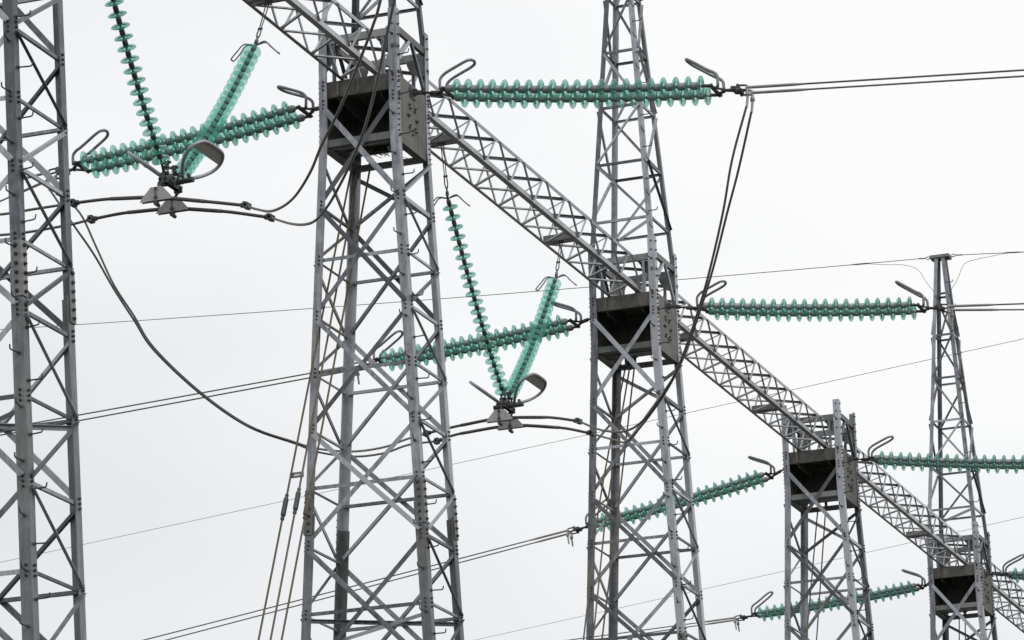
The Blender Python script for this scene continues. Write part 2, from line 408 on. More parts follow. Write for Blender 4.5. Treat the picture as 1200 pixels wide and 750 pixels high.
    if peak:
        lev = [.60, 1.30, 2.31, 3.32, 4.31, 5.31, 6.28, 7.0]
        for c in (NEAR, RIGHT, BACK, LEFT):
            bm = bmesh.new(); angle_bar(bm, peak_pt(c, .35), peak_pt(c, 7.12), (-c[0], 0, 0), (0, -c[1], 0), .082, .082, .009)
            pl = obj('peak_leg', fin(bm, 'peak_leg', 'zinc'), root)
            if c == NEAR:
                z, k = 1.1, 0
                while z < 6.6:
                    p = peak_pt(c, z)+(V((-.04, 0, 0)) if k % 2 else V((0, .05, 0)))
                    so = obj('step_bolt', me_step[k % 2], pl, p); z += .285; k += 1
        for k in range(1, len(lev)-1):
            a, b = lev[k], lev[k+1]
            for q, (n, (c, d)) in enumerate(((FR, (LEFT, NEAR)), (RE, (BACK, RIGHT)), (PX, (NEAR, RIGHT)), (NX, (LEFT, BACK)))):
                if b < 6.9 or True:
                    face_bar('peak_horizontal', root, node(c, a, n, 1), node(d, a, n, 1), n, .042, -.014)
                if k < len(lev)-2:
                    # the lacing climbs in a zigzag, opposite on opposite faces
                    s, e = ((d, c) if (k+q) % 2 else (c, d))
                    face_bar('peak_brace', root, node(s, a+.03, n, 1), node(e, b-.03, n, 1), n, .045, .003)
        p, q = peak_pt(NEAR, 1.28), peak_pt(BACK, 1.28); e = (q-p).normalized(); bm = bmesh.new()
        angle_bar(bm, p+e*.05, q-e*.05, (0, 0, -1), e.cross(V((0, 0, 1))), .06, .06, .008)
        obj('diaphragm_brace', fin(bm, 'diaphragm_brace', 'zinc'), root)
        plate('peak_cap', (0, 0, 7.16), .22, .15, .035, 'zinc_dull')
    return root
# step bolt meshes shared with the peaks
me_step = []
for d in (V((0, -1, 0)), V((1, 0, 0))):
    s_ = bmesh.new(); sweep(s_, spline([V((0, 0, 0)), d*.06, d*.135, d*.155+V((0, 0, .012)), d*.162+V((0, 0, .05))], 3), .0085, 6)
    me_step.append(fin(s_, 'step_bolt', 'fitting'))

TG = 'lattice towers in a row under the beam'
def put(t, i, label): t.location = (0, i*S, H); tag(t, label, 'tower', TG); return t
tp = make_tower(True); tn = make_tower(False)
T = {}
T[0] = put(tp, 0, 'steel lattice tower with a twig nest in its plated box')
T[1] = put(copy_tree(tp), 1, 'steel lattice tower with two dark jumper wires looping through it below its box')
T[3] = put(copy_tree(tp), 3, 'steel lattice tower with a thin earth wire clamped to its pointed peak')
T[2] = put(tn, 2, 'steel lattice tower without a peak, bare leg stubs rising above its box')
T[-1] = put(copy_tree(tn), -1, 'steel lattice tower shaft with hooked step bolts, its box out of sight')
T[4] = put(copy_tree(tn), 4, 'steel lattice tower at the end of the beam row, past the earth wire tower')

# twig nest in the box of one tower
nest = empty('bird_nest', (0, 0, H-.82)); tag(nest, 'dark nest of tangled twigs inside a tower box', 'nest')
bm = bmesh.new()
for k in range(260):
    a = rnd.uniform(0, 2*math.pi); rr = abs(rnd.gauss(0, .22)); c = V((.12+rr*1.5*math.cos(a), -.12+rr*math.sin(a), rnd.uniform(-.10, .08)))
    d = V((rnd.uniform(-1, 1), rnd.uniform(-1, 1), rnd.uniform(-.35, .35))).normalized()*rnd.uniform(.06, .19)
    c.x = max(-.40, min(.40, c.x)); c.y = max(-.40, min(.30, c.y))
    rod(bm, c-d, c+d, rnd.uniform(.003, .007), .003, 4)
o = obj('twigs', fin(bm, 'twigs', 'twig'), nest); o['kind'] = 'stuff'

# ------------------------------------------------------------------ lattice beams
BW, BZ0, BZ1 = .285, .030, .565
def make_beam():
    root = empty('lattice_beam', (0, 0, 0)); e = .006
    for sx in (1, -1):
        for z, dz, w in ((BZ0, 1, .076 if sx > 0 else .052), (BZ1, -1, .056)):
            bm = bmesh.new(); angle_bar(bm, (sx*BW, e, z), (sx*BW, S-e, z), (0, 0, dz), (-sx, 0, 0), w, w, .008)
            obj('chord', fin(bm, 'chord', 'zinc_new'), root)
    # one straight lacing mesh per kind of bar, shared by all bays
    def lace(p, q, n, w, inside):
        p, q, n = V(p), V(q), V(n); ax = (q-p).normalized(); side = n.cross(ax); bm = bmesh.new()
        off = n*(-.010 if inside else .002)
        angle_bar(bm, p-side*w/2+off, q-side*w/2+off, side, -n if inside else n, w, w*.75, .005)
        return fin(bm, 'lacing_bar', 'zinc_new')
    zt, zb = BZ1-.03, BZ0+.035
    kinds = []
    for sx in (1, -1):
        n = (sx, 0, 0)
        kinds.append((lace((sx*BW, .05, zt), (sx*BW, .45, zb), n, .044, False), 0.0, 11))
        kinds.append((lace((sx*BW, .55, zb), (sx*BW, .95, zt), n, .044, True), 0.0, 11))
    xi = BW-.03
    kinds.append((lace((-xi, .46, BZ1), (xi, .04, BZ1), (0, 0, 1), .030, True), 0.0, 11))
    kinds.append((lace((xi, .96, BZ1), (-xi, .54, BZ1), (0, 0, 1), .052, True), 0.0, 11))
    kinds.append((lace((-xi, .54, BZ0), (xi, .96, BZ0), (0, 0, -1), .048, True), 0.0, 11))
    kinds.append((lace((xi, .04, BZ0), (-xi, .46, BZ0), (0, 0, -1), .036, True), 0.0, 11))
    for me, y0, n in kinds:
        for k in range(n): obj('lacing_bar', me, root, (0, y0+k, 0))
    for y in (2.5, 7.5):
        bm = bmesh.new()
        for d in (-.07, .07):
            box(bm, (0, y+d, BZ0+.014+.05), (BW-.02, 0, 0), (0, .022, 0), (0, 0, .05))
        box(bm, (0, y, BZ0+.05), (.05, 0, 0), (0, .05, 0), (0, 0, .035))
        obj('hanger_bracket', fin(bm, 'hanger_bracket', 'zinc_dull'), root)
    return root
BG = 'lattice beams joining the towers'
bp = make_beam()
bl = {-1: 'lattice beam running into the nest tower, stepped shaft tower at its other end',
      0: 'lattice beam between the nest tower and the tower with looping jumper wires',
      1: 'lattice beam leading to the tower without a peak, from the jumper wire tower',
      2: 'lattice beam between the peakless tower and the earth wire tower',
      3: 'lattice beam leaving the earth wire tower, away from the peakless tower'}
for q, i in enumerate((-1, 0, 1, 2, 3)):
    b = bp if q == 0 else copy_tree(bp)
    b.location = (0, i*S, H); tag(b, bl[i], 'beam', BG)

# ------------------------------------------------------------------ insulators
def disc_mesh(rad_, th, name):
    r = rad_
    prof = [(0, .036), (.004, .05), (.012*th, r*.55), (.022*th, r*.80), (.034*th, r*.95), (.044*th, r), (.054*th, r*.99), (.056*th, r*.95),
            (.044*th, r*.86), (.062*th, r*.76), (.040*th, r*.68), (.058*th, r*.58), (.036*th, r*.50), (.048*th, r*.42), (.026*th, .036)]
    bm = bmesh.new(); lathe(bm, prof, 28, True); return fin(bm, name, 'glass', True)
DISC_T = disc_mesh(.135, 1.05, 'glass_disc')
DISC_V = disc_mesh(.115, .85, 'glass_disc')
def core_mesh(u, org, n, sp, rc, lead, tail, bow=0.0):
    """caps and pins of one string: org is the first disc, u the axis"""
    prof = [(-lead, .018), (-lead+.03, .02)]
    for k in range(n):
        x = k*sp
        prof += [(x-sp*.56, rc*.52), (x-sp*.54, rc*.80), (x-sp*.40, rc), (x-sp*.06, rc*1.02), (x-.002, rc*.86), (x+.02, rc*.80), (x+.035, rc*.42)]
    x = (n-1)*sp
    prof += [(x+tail-.02, .02), (x+tail, .018)]
    bm = bmesh.new(); lathe(bm, prof, 12, False)
    bm.transform(frame(u).to_4x4()); bmesh.ops.translate(bm, vec=org, verts=bm.verts)
    for v in bm.verts:
        k = (v.co-V(org)).dot(V(u))/((n-1)*sp); v.co.z -= 4*bow*k*(1-k) if 0 < k < 1 else 0
    return fin(bm, 'insulator_string', 'cap' if rc > .04 else 'fitting', True)
def string(root, org, u, n, sp, me, rc, lead, tail, bow=0.0):
    s = obj('insulator_string', core_mesh(u, org, n, sp, rc, lead, tail, bow), root)
    L = (n-1)*sp
    for k in range(n):
        t = k/(n-1); q = frame(V(u)*L-V((0, 0, 4*bow*(1-2*t)))).to_quaternion()
        j = Mx.Rotation(rnd.uniform(0, 6.28), 3, 'X') @ Mx.Rotation(rnd.gauss(0, .022), 3, 'Y')
        d = obj('glass_disc', me, s, V(org)+V(u)*(sp*k+rnd.gauss(0, .0025))-V((0, 0, 4*bow*t*(1-t)))); d.rotation_mode = 'QUATERNION'; d.rotation_quaternion = q @ j.to_quaternion()
    return s
def horn(root, p, out, wid, ln, up, m='horn', r=.0215):
    """racket loop: two feet beside p, rising, then bending along out to a rounded tip"""
    p, out = V(p), V(out).normalized(); y = V((0, wid/2, 0)); z = V((0, 0, 1)); pts = []
    side = [(0, 0), (-.004, .10), (.005, .155), (.05, .205), (.12, .245), (ln*.6, .245+(ln*.6-.12)*up), (ln-.09, .245+(ln-.21)*up)]
    zt = .245+(ln-.21)*up
    for a, b in side: pts.append(p+out*a+z*b-y)
    for k in range(1, 6):
        t = rad(-90+30*k); pts.append(p+out*(ln-.07+.09*math.cos(t))+z*(zt+(.02+.09*math.cos(t))*up)+y*math.sin(t))
    for a, b in side[::-1]: pts.append(p+out*a+z*b+y)
    bm = bmesh.new(); sweep(bm, spline(pts, 3), r, 8); return obj('arcing_horn', fin(bm, 'arcing_horn', m, True), root)

PAIR = .19
def tension(i, s, x1, z1, x2, z2, n, label):
    A = V((s*(AX0+.05), i*S, H-.115))
    root = empty('tension_insulators', A); tag(root, label, 'insulator', 'double tension insulator sets on the towers')
    f = V((s*x1, 0, H+z1-A.z))-V((A.x, 0, 0)); l = V((s*x2, 0, H+z2-A.z))-V((A.x, 0, 0)); u = (l-f).normalized()
    sp = (l-f).length/(n-1); y = V((0, 1, 0)); up = u.cross(y)*(1 if s < 0 else 1); up = up if up.z > 0 else -up
    for t in (-1, 1):
        string(root, f+y*t*PAIR+V((-.015*t-.015, 0, 0)), u, n, sp, DISC_T, .053, .15, .19, .03)
    # tower end: shackles and the yoke plate
    a = f-u*.16
    bm = bmesh.new(); st = V((0, 0, 0)); mid = a-u*.12
    for k in range(3):
        c = st.lerp(mid, (k+.5)/3); d = (mid-st)/3*.62
        w = y if k % 2 else up
        sweep(bm, [c-d+w*.022, c+d+w*.022, c+d*1.2, c+d-w*.022, c-d-w*.022, c-d*1.2], .011, 6, True)
    rod(bm, st-u*.03, mid, .016)
    obj('shackle', fin(bm, 'shackle', 'fitting'), root)
    def yoke(c, d):
        bm = bmesh.new()
        box(bm, c+d*.045, d*.030, y*(PAIR+.045), up*.010)
        for t in (-1, 1):
            e = (d*.14+y*t*PAIR*.85); k = e.normalized(); box(bm, c-d*.095+e*.5, e*.5, k.cross(up)*.024, up*.009)
        for t in (-1, 1):
            rod(bm, c+d*.04+y*t*PAIR-up*.03, c+d*.04+y*t*PAIR+up*.03, .018, n=6); rod(bm, c+d*.05+y*t*PAIR, c+d*.17+y*t*PAIR, .024, n=8)
        rod(bm, c-d*.075-up*.03, c-d*.075+up*.03, .02, n=6)
        return obj('yoke_plate', fin(bm, 'yoke_plate', 'fitting'), root)
    yoke(a-u*.03, u)
    b = l+u*.20
    yoke(b+u*.03, -u)
    horn(root, a-u*.06+up*.01, V((s, 0, 0)), .24, .43, .42)
    horn(root, b+u*.06+up*.01, V((-s, 0, 0)), .26, .43, .70)
    # line end: link plates out to the dead-end clamps of the two conductors
    bm = bmesh.new(); c = b+u*.10
    for t in (-1, 1):
        rod(bm, c, c+u*.14+y*t*.02, .02, n=6); box(bm, c+u*.19+up*t*.012, u*.06, y*.12, up*.008)
        rod(bm, c+u*.22+y*t*.10-up*.05, c+u*.22+y*t*.10+up*.05, .022, n=6)
        q = c+u*.28+y*t*.11
        sweep(bm, [q-u*.05+up*.03, q+u*.06+up*.03, q+u*.09, q+u*.06-up*.03, q-u*.05-up*.03, q-u*.08], .014, 6, True)
        rod(bm, q+u*.06, q+u*.12, .013, n=6)
    obj('clevis_link', fin(bm, 'clevis_link', 'fitting'), root)
    return A, u, A+c
TEN = {}
def ten(key, *a): TEN[key] = tension(*a)
ten('2R', 0, 1, 1.226, -.217, 4.654, -.711, 21, 'double row of green glass insulators with two jumper wires dropping from its end')
ten('3R', 1, 1, 1.33, -.250, 4.59, -.670, 20, 'double row of green glass insulators ending at the peak of the earth wire tower')
ten('4R', 2, 1, 1.197, -.201, 4.60, -.672, 20, 'double row of green glass insulators passing across the earth wire tower, from the peakless tower')
ten('5R', 3, 1, 1.20, -.210, 4.60, -.66, 20, 'double row of green glass insulators on the earth wire tower, beside the beam past it')
ten('1R', -1, 1, 1.226, -.217, 4.654, -.711, 21, 'double row of green glass insulators on the stepped shaft tower, holding its jumper wires')
ten('2L', 0, -1, 1.186, -.155, 4.252, -.434, 21, 'double row of green glass insulators on the nest tower, crossed by a hanging V set')
ten('3L', 1, -1, 1.193, -.204, 4.295, -.41, 21, 'double row of green glass insulators ending behind the braces of the nest tower')
ten('4L', 2, -1, 1.175, -.28, 4.452, -.809, 21, 'double row of green glass insulators from the peakless tower, ending behind the jumper wire tower')
ten('5L', 3, -1, 1.05, -.254, 4.453, -.494, 21, 'double row of green glass insulators passing behind the lower shaft of the peakless tower')
ten('1L', -1, -1, 1.186, -.155, 4.252, -.434, 21, 'double row of green glass insulators behind the stepped shaft tower')

# ---- V sets under the beams
def vset(y0, arms, B, n, label):
    """arms: (hang y, first disc y z, last disc y z) of the two strings; B the bottom yoke"""
    root = empty('v_insulator_set', (0, y0, H)); tag(root, label, 'insulator', 'V-shaped insulator sets hung under the beams')
    B = V((B[0], B[1]-y0, B[2]))
    for t, (yt, fy, fz, ly, lz) in zip((-1, 1), arms):
        top = V((0, yt-y0, BZ0+.02)); f = V((B.x*.1, fy-y0, fz)); end = V((B.x*.9, ly-y0, lz)); us = (end-f).normalized(); sp = (end-f).length/(n-1)
        sock = B+V((0, t*.10, .25)); tail = max(.06, (sock-end).length)
        string(root, f, us, n, sp, DISC_V, .033, .13, tail, .10)
        u = (f-us*.10-top).normalized(); top = f-us*.10-u*.80
        # hanger: two thin straps, then a turnbuckle and the bent wire horns
        x = V((1, 0, 0)); bm = bmesh.new()
        for q in (-1, 1): rod(bm, top+x*.022*q, top+u*.50+x*.012*q, .008, n=6)
        rod(bm, top-x*.05, top+x*.05, .016, n=6); rod(bm, top+u*.48-x*.03, top+u*.48+x*.03, .016, n=6)
        sweep(bm, spline([top+u*.50+x*.018, top+u*.60+x*.022, top+u*.66, top+u*.60-x*.022, top+u*.50-x*.018], 3), .010, 6)
        rod(bm, top+u*.63, top+u*.82, .014, n=6)
        rod(bm, top+u*.70, top+u*.76, .026, n=8)
        obj('hanger', fin(bm, 'hanger', 'fitting'), root)
        for q in (-1, 1):
            c = top+u*.80; w = V((0, .045, 0)); d = V((q*.14, 0, .03)); e = V((q*.31, 0, -.14))
            pts = [c, c+d-w*.6, c+d+(e-d)*.5-w, c+e-w, c+e*1.04, c+e+w, c+d+(e-d)*.5+w, c+d+w*.6, c]
            bm = bmesh.new(); sweep(bm, spline(pts, 3), .0095, 6); obj('wire_horn', fin(bm, 'wire_horn', 'horn', True), root)
    # bottom yoke: slim chain links down from each string, two narrow bars, pins and bolts
    bm = bmesh.new(); x = V((1, 0, 0))
    for t in (-1, 1):
        c = B+V((0, t*.10, .25)); e = B+V((0, t*.17, .03)); d = (e-c)/3
        for k in range(3):
            m = c+d*(k+.5); w = x if k % 2 else V((0, 1, 0)); sweep(bm, [m-d*.5+w*.028, m+d*.4+w*.028, m+d*.62, m+d*.4-w*.028, m-d*.5-w*.028, m-d*.68], .015, 6, True)
        for zz in (.25, .17, .10): rod(bm, c.lerp(e, (.25-zz)/.22)-x*.05, c.lerp(e, (.25-zz)/.22)+x*.05, .019, n=6)
        rod(bm, c+V((0, 0, .02)), c-V((0, 0, .06)), .034, .026, 8)
        rod(bm, e+V((0, t*.04, .04)), e+V((0, t*.04, -.07)), .024, n=8); rod(bm, e+V((-.05, t*.04, -.05)), e+V((.05, t*.04, -.05)), .020, n=6)
    for q in (-1, 1):
        c = B+x*q*.028; pl = [(-.25, .015), (-.20, .055), (-.06, .12), (.06, .12), (.20, .055), (.25, .015), (.20, -.015), (-.20, -.015)]
        prism(bm, [c+V((-.006, a, z)) for a, z in pl], [c+V((.006, a, z)) for a, z in pl])
    for yy, zz in ((-.20, .02), (.20, .02), (0, .08), (-.08, .03), (.09, .04)): rod(bm, B+V((-.055, yy, zz)), B+V((.055, yy, zz)), .022, n=6)
    obj('yoke_plate', fin(bm, 'yoke_plate', 'fitting'), root)
    # racket rings on both sides, with the flat band across the far end
    for q in (-1, 1):
        d = V((q*math.cos(rad(40)), 0, math.sin(rad(40)))); yv = V((0, 1, 0)); c0 = B+V((q*.06-B.x, 0, .02))
        L, W = .56, .68
        outl = [(0, .04), (.06, .14), (.15, .27), (.27, .365), (.38, .375), (.47, .31), (.52, .18)]
        pts = [c0+d*(.06+a)+yv*b for a, b in outl]+[c0+d*(.06+a)-yv*b for a, b in outl[::-1]]
        bm = bmesh.new(); sweep(bm, spline(pts, 3), .022, 8); ring = obj('racket_ring', fin(bm, 'racket_ring', 'aluminium', True), root)
        bm = bmesh.new(); nn = d.cross(yv)
        q1 = [c0+d*(.06+a)+yv*b for a, b in [(.37, .38), (.38, .375), (.47, .31), (.52, .18), (.52, -.18), (.47, -.31), (.38, -.375), (.37, -.38)]]
        prism(bm, [p-nn*.006 for p in q1], [p+nn*.006 for p in q1]); obj('end_plate', fin(bm, 'end_plate', 'shoe'), ring)
        bm = bmesh.new(); rod(bm, c0-V((q*.05, 0, 0)), c0+V((q*.17, 0, .005)), .034, n=8); rod(bm, c0+V((q*.13, 0, .0)), c0+d*.13, .024, n=8)
        obj('ring_socket', fin(bm, 'ring_socket', 'fitting'), ring)
    return B
vset(-S, ((-8.5, -8.37, -.80, -6.524, -3.015), (-3.5, -3.978, -.784, -5.966, -3.06)), (-.07, -6.22, -3.27), 22, 'V of two green insulator strings beside the nest tower, crossing its double row')
vset(0, ((2.5, 2.748, -.80, 4.755, -3.006), (7.5, 7.133, -.707, 5.148, -2.96)), (-.03, 4.95, -3.25), 22, 'V of two green insulator strings hung between nest tower and jumper wire tower')

# ------------------------------------------------------------------ jumper wires: stiff tube over the V set, flexible tails
def jumper(label, tube, left, right, grp, pin):
    root = empty('jumper_wire', tube[len(tube)//2]); tag(root, label, 'wire', grp); o = V(tube[len(tube)//2])
    T = [V(p)-o for p in tube]
    c0, c1 = T[0], T[-1]
    wire('stiff_tube', T, .0205, 'tube', root)
    wire('sleeve', T[1:-1], .0245, 'tube', root)
    wire('wire_tail', [c0]+[V(p)-o for p in left], .0165, 'conductor', root, n=6)
    wire('wire_tail', [c1]+[V(p)-o for p in right], .0165, 'conductor', root, n=6)
    for p, q in ((c0, T[1]), (c1, T[-2])):
        d = (p-q).normalized(); bm = bmesh.new(); rod(bm, p-d*.07, p+d*.05, .033, n=8); box(bm, p, d*.03, V((0, .05, 0)), V((0, 0, .04)))
        rod(bm, p+V((0, -.05, 0)), p+V((0, .05, 0)), .018, n=6); obj('clamp', fin(bm, 'clamp', 'fitting'), root)
    # boat-shaped suspension shoe with its U-bolts
    m = T[len(T)//2]; bm = bmesh.new()
    q = [(-.21, -.045), (.21, -.045), (.19, -.01), (.07, .125), (-.07, .125), (-.19, -.01)]
    for y in (-.028, .028): prism(bm, [m+V((x, y-.006, z)) for x, z in q], [m+V((x, y+.006, z)) for x, z in q])
    sh = obj('suspension_shoe', fin(bm, 'suspension_shoe', 'shoe'), root)
    bm = bmesh.new()
    rod(bm, m+V((0, -.05, .10)), m+V((0, .05, .10)), .022, n=6)
    rod(bm, m+V((0, -.037, .12)), m+V((0, -.037, -.10)), .010, n=6); rod(bm, m+V((.0, .037, .12)), m+V((.0, .037, -.10)), .010, n=6)
    rod(bm, m+V((0, -.055, -.085)), m+V((0, .055, -.085)), .024, n=6); rod(bm, m+V((0, -.05, -.01)), m+V((0, .05, -.01)), .024, n=6)
    obj('u_bolt', fin(bm, 'u_bolt', 'fitting'), sh)
    # hanging link up to the V yoke
    bm = bmesh.new(); rod(bm, m+V((0, 0, .10)), V(pin)-o, .018, n=8); obj('link', fin(bm, 'link', 'fitting'), root)
    return root
JG = 'jumper wires under the V insulator sets'
J1A = [(-1.241, -6.44, 15.563), (-0.744, -6.44, 15.546), (-0.14, -6.44, 15.476), (0.48, -6.44, 15.34), (1.017, -6.44, 15.211)]
J1B = [(-1.226, -6.0, 15.49), (-0.738, -6.0, 15.508), (-0.141, -6.0, 15.471), (0.495, -6.0, 15.35), (1.123, -6.0, 15.182)]

def term(key, t):
    A, u, c = TEN[key]; return c+u*.36+V((-.02*(1 if u.x > 0 else -1), t*.11, -.25))
jumper('jumper wire from the V set, its tail crossing the nest tower box', J1A,
       [(-1.764, -6.44, 15.562), (-2.222, -6.46, 15.552), (-2.9, -6.9, 15.45), (-3.7, -8.2, 15.5), (-4.3, -9.7, 16.3), (-4.62, -10.6, 17.4), term('1L', 1)],
       [(1.26, -6.714, 15.052), (1.693, -7.2, 14.823), (2.178, -7.745, 14.731), (2.59, -8.209, 14.829), (2.875, -8.53, 15.013), (3.332, -9.043, 15.24), (3.779, -9.545, 15.547), (4.046, -9.846, 15.758), (4.217, -10.039, 15.95), (4.75, -10.65, 16.75), term('1R', -1)], JG, (-.07, -6.43, H-3.29))
jumper('jumper wire from the V set, its tail dipping beside the nest tower leg', J1B,
       [(-1.615, -6.0, 15.458), (-2.457, -6.02, 15.456), (-3.2, -6.8, 15.35), (-3.9, -8.3, 15.6), (-4.4, -9.9, 16.4), (-4.6, -10.9, 17.5), term('1L', -1)],
       [(1.639, -6.599, 14.857), (2.008, -7.029, 14.666), (2.285, -7.351, 14.582), (2.56, -7.671, 14.599), (2.789, -7.938, 14.665), (3.139, -8.345, 14.825), (3.49, -8.77, 15.05), (3.789, -9.101, 15.474), (4.134, -9.502, 16.061), (4.75, -10.2, 17.0), term('1R', 1)], JG, (-.07, -6.01, H-3.29))
J2A = [(-1.217, 4.74, 15.413), (-0.673, 4.74, 15.471), (-0.06, 4.74, 15.505), (0.652, 4.74, 15.435), (1.146, 4.74, 15.319)]
J2B = [(-1.217, 5.16, 15.397), (-0.837, 5.16, 15.469), (-0.05, 5.16, 15.495), (0.695, 5.16, 15.378), (1.19, 5.16, 15.23)]
jumper('jumper wire dropping from the nest tower insulators, its clamp beside the V between the towers', J2A,
       [(-1.45, 4.539, 15.306), (-1.656, 4.176, 15.124), (-1.97, 3.772, 15.001), (-2.314, 3.33, 14.975), (-2.586, 2.98, 15.037), (-3.024, 2.418, 15.193), (-3.497, 1.81, 15.601), (-3.933, 1.25, 16.148), (-4.122, 1.008, 16.571), (-4.318, 0.755, 16.991), (-4.482, 0.544, 17.493), (-4.63, 0.30, 17.962), term('2L', 1)],
       [(1.688, 4.087, 14.97), (2.239, 3.424, 14.714), (2.68, 2.893, 14.655), (3.091, 2.399, 14.768), (3.582, 1.808, 15.021), (4.007, 1.296, 15.474), (4.371, 0.858, 15.979), (4.742, 0.411, 16.659), (4.992, 0.11, 17.273), term('2R', -1)], JG, (-.03, 4.74, H-3.27))
jumper('jumper wire dropping from the nest tower insulators, the twin nearer the jumper wire tower', J2B,
       [(-1.52, 4.776, 15.283), (-1.737, 4.37, 15.089), (-2.034, 3.921, 14.967), (-2.358, 3.429, 14.953), (-2.59, 3.078, 15.029), (-3.024, 2.418, 15.174), (-3.467, 1.746, 15.556), (-3.874, 1.129, 16.072), (-4.05, 0.863, 16.46), (-4.232, 0.585, 16.869), (-4.407, 0.32, 17.317), (-4.582, 0.0, 17.702), term('2L', -1)],
       [(1.837, 4.369, 14.863), (2.16, 3.975, 14.744), (2.908, 3.061, 14.962), (3.423, 2.432, 15.25), (3.835, 1.929, 15.667), (4.268, 1.399, 16.218), (4.642, 0.943, 16.834), (4.93, 0.60, 17.303), term('2R', 1)], JG, (-.03, 5.16, H-3.27))

# ------------------------------------------------------------------ line conductors
def line(label, grp, key, t, p1, s, drop, L2):
    """conductor from the dead-end clamp of a tension set; p1 lies on its path, L2 is how far it runs on"""
    A, u, c = TEN[key]; st = c+u*.36+V((0, t*.11, 0)); p1 = V(p1)
    root = empty('conductor', st); tag(root, label, 'wire', grp); d = (p1-st).normalized()
    far = st+d*L2-V((0, 0, drop)); pts = [p-st for p in sag(st, far, s)]
    wire('wire', pts, .0125, 'conductor', root, step=2, n=6)
    dd = (pts[1]-pts[0]).normalized()
    bm = bmesh.new(); rod(bm, dd*-.02, dd*.62, .0215, n=8); rod(bm, dd*.62, dd*.78, .0215, .014, 8); obj('dead_end_sleeve', fin(bm, 'dead_end_sleeve', 'sleeve', False), root)
    bm = bmesh.new(); rod(bm, dd*.0+V((0, 0, .03)), dd*.0+V((0, 0, -.11)), .020, n=8); rod(bm, V((0, 0, -.07)), V((0, 0, -.10)), .032, n=8); rod(bm, V((0, 0, -.12)), V((-.02*(1 if u.x > 0 else -1), 0, -.27)), .019, .017, 8)
    rod(bm, V((-.03, 0, -.11)), V((.03, 0, -.11)), .014, n=6)
    obj('jumper_terminal', fin(bm, 'jumper_terminal', 'sleeve'), root)
LG = {'2R': 'pair of line wires leaving the nest tower insulators', '3R': 'pair of line wires running behind the peak of the earth wire tower',
      '2L': 'pair of line wires behind the stepped shaft tower', '3L': 'pair of line wires crossing behind the nest tower shaft',
      '4L': 'pair of line wires slanting below the nest tower shaft', '5L': 'pair of line wires behind the jumper wire tower shaft'}
SIDE = {'2': ('stepped shaft side', 'jumper tower side'), '3': ('nest tower side', 'peakless tower side'), '4': ('jumper tower side', 'earth wire tower side'), '5': ('peakless tower side', 'side away from peakless tower')}
LL = {'2R': 'long line wire beyond the dropping jumper wires', '3R': 'line wire with thick sleeve passing the earth wire peak',
      '2L': 'line wire partly hidden by the stepped shaft tower', '3L': 'line wire crossing the braces of the nest tower shaft',
      '4L': 'line wire slanting down from the insulators behind the jumper wire tower', '5L': 'line wire running from the insulators under the peakless tower'}
for key, pts in {'2R': [(8.97, -.11, 17.86), (8.92, .11, 17.86)], '3R': [(6.469, 10.8, 18.075), (6.45, 11.2, 18.09)],
                 '2L': [(-5.621, -.2, 18.37), (-5.62, .2, 18.33)], '3L': [(-11.527, 10.8, 18.221), (-11.742, 11.2, 18.236)], '4L': [(-14.421, 21.8, 16.788), (-14.103, 22.2, 16.831)], '5L': [(-8.312, 32.8, 18.328), (-8.3, 33.2, 18.33)]}.items():
    for t, p in zip((-1, 1), pts):
        line(LL[key]+', '+SIDE[key[0]][t > 0], LG[key], key, t, p, .12, 0.0, 45)

# ------------------------------------------------------------------ earth wires and far lines
tip = V((0, 3*S, H+7.18))
def earth(label, a, b, s, sleeve):
    root = empty('earth_wire', a); tag(root, label, 'wire'); a = V(a); b = V(b); d = (b-a).normalized()
    path = [p-a for p in sag(a+d*.25, b, s, 40)]
    wire('wire', path, .0085, 'conductor', root, step=1, n=6)
    def at(l):
        for p, q in zip(path, path[1:]):
            if p.length <= l <= q.length: return p.lerp(q, (l-p.length)/(q.length-p.length))
        return path[0]
    bm = bmesh.new(); sweep(bm, [d*.0, d*.09+V((0, 0, .03)), d*.19, d*.09-V((0, 0, .03))], .012, 6, True); rod(bm, d*.15, d*.30, .014, n=6)
    obj('shackle', fin(bm, 'shackle', 'fitting'), root)
    bm = bmesh.new(); rod(bm, at(sleeve), at(sleeve+.22), .017, n=8); rod(bm, at(sleeve-.06), at(sleeve), .011, .017, 8); rod(bm, at(sleeve+.22), at(sleeve+.4), .017, .009, 8); obj('sleeve', fin(bm, 'sleeve', 'conductor'), root)
    # bonding loop back down to the peak
    x = d.x/abs(d.x)
    wire('bonding_loop', [at(sleeve+.05), at(sleeve*.7)-V((0, 0, .07)), at(.62)-V((0, 0, .12)), V((x*.33, 0, -.24)), V((x*.16, 0, -.55)), V((x*-.04, 0, -.85))], .0055, 'conductor', root, n=6)
earth('thin earth wire leaving the pointed peak towards the jumper wire tower', tip+V((-.20, 0, 0)), (-46.0, 33.0, 29.35), .30, 1.5)
earth('thin earth wire leaving the pointed peak away from the jumper wire tower', tip+V((.20, 0, 0)), (30.0, 33.0, 23.9), .10, 1.3)
def far_line(label, a, b):
    a, b = V(a), V(b); d = b-a; a2, b2 = a-d*.8, b+d*.8; root = empty('distant_wire', a2); tag(root, label, 'wire')
    wire('wire', [p-a2 for p in sag(a2, b2, .25)], .008, 'conductor', root, step=2, n=6)
far_line('faint distant wire passing behind the insulators of the peakless tower and the V set', (.10, 52.23, 30.10), (-52.57, 76.52, 32.74))
far_line('faint distant wire passing behind the lower shafts of the earth wire and peakless towers', (-6.01, 82.57, 32.55), (-49.64, 110.27, 34.91))

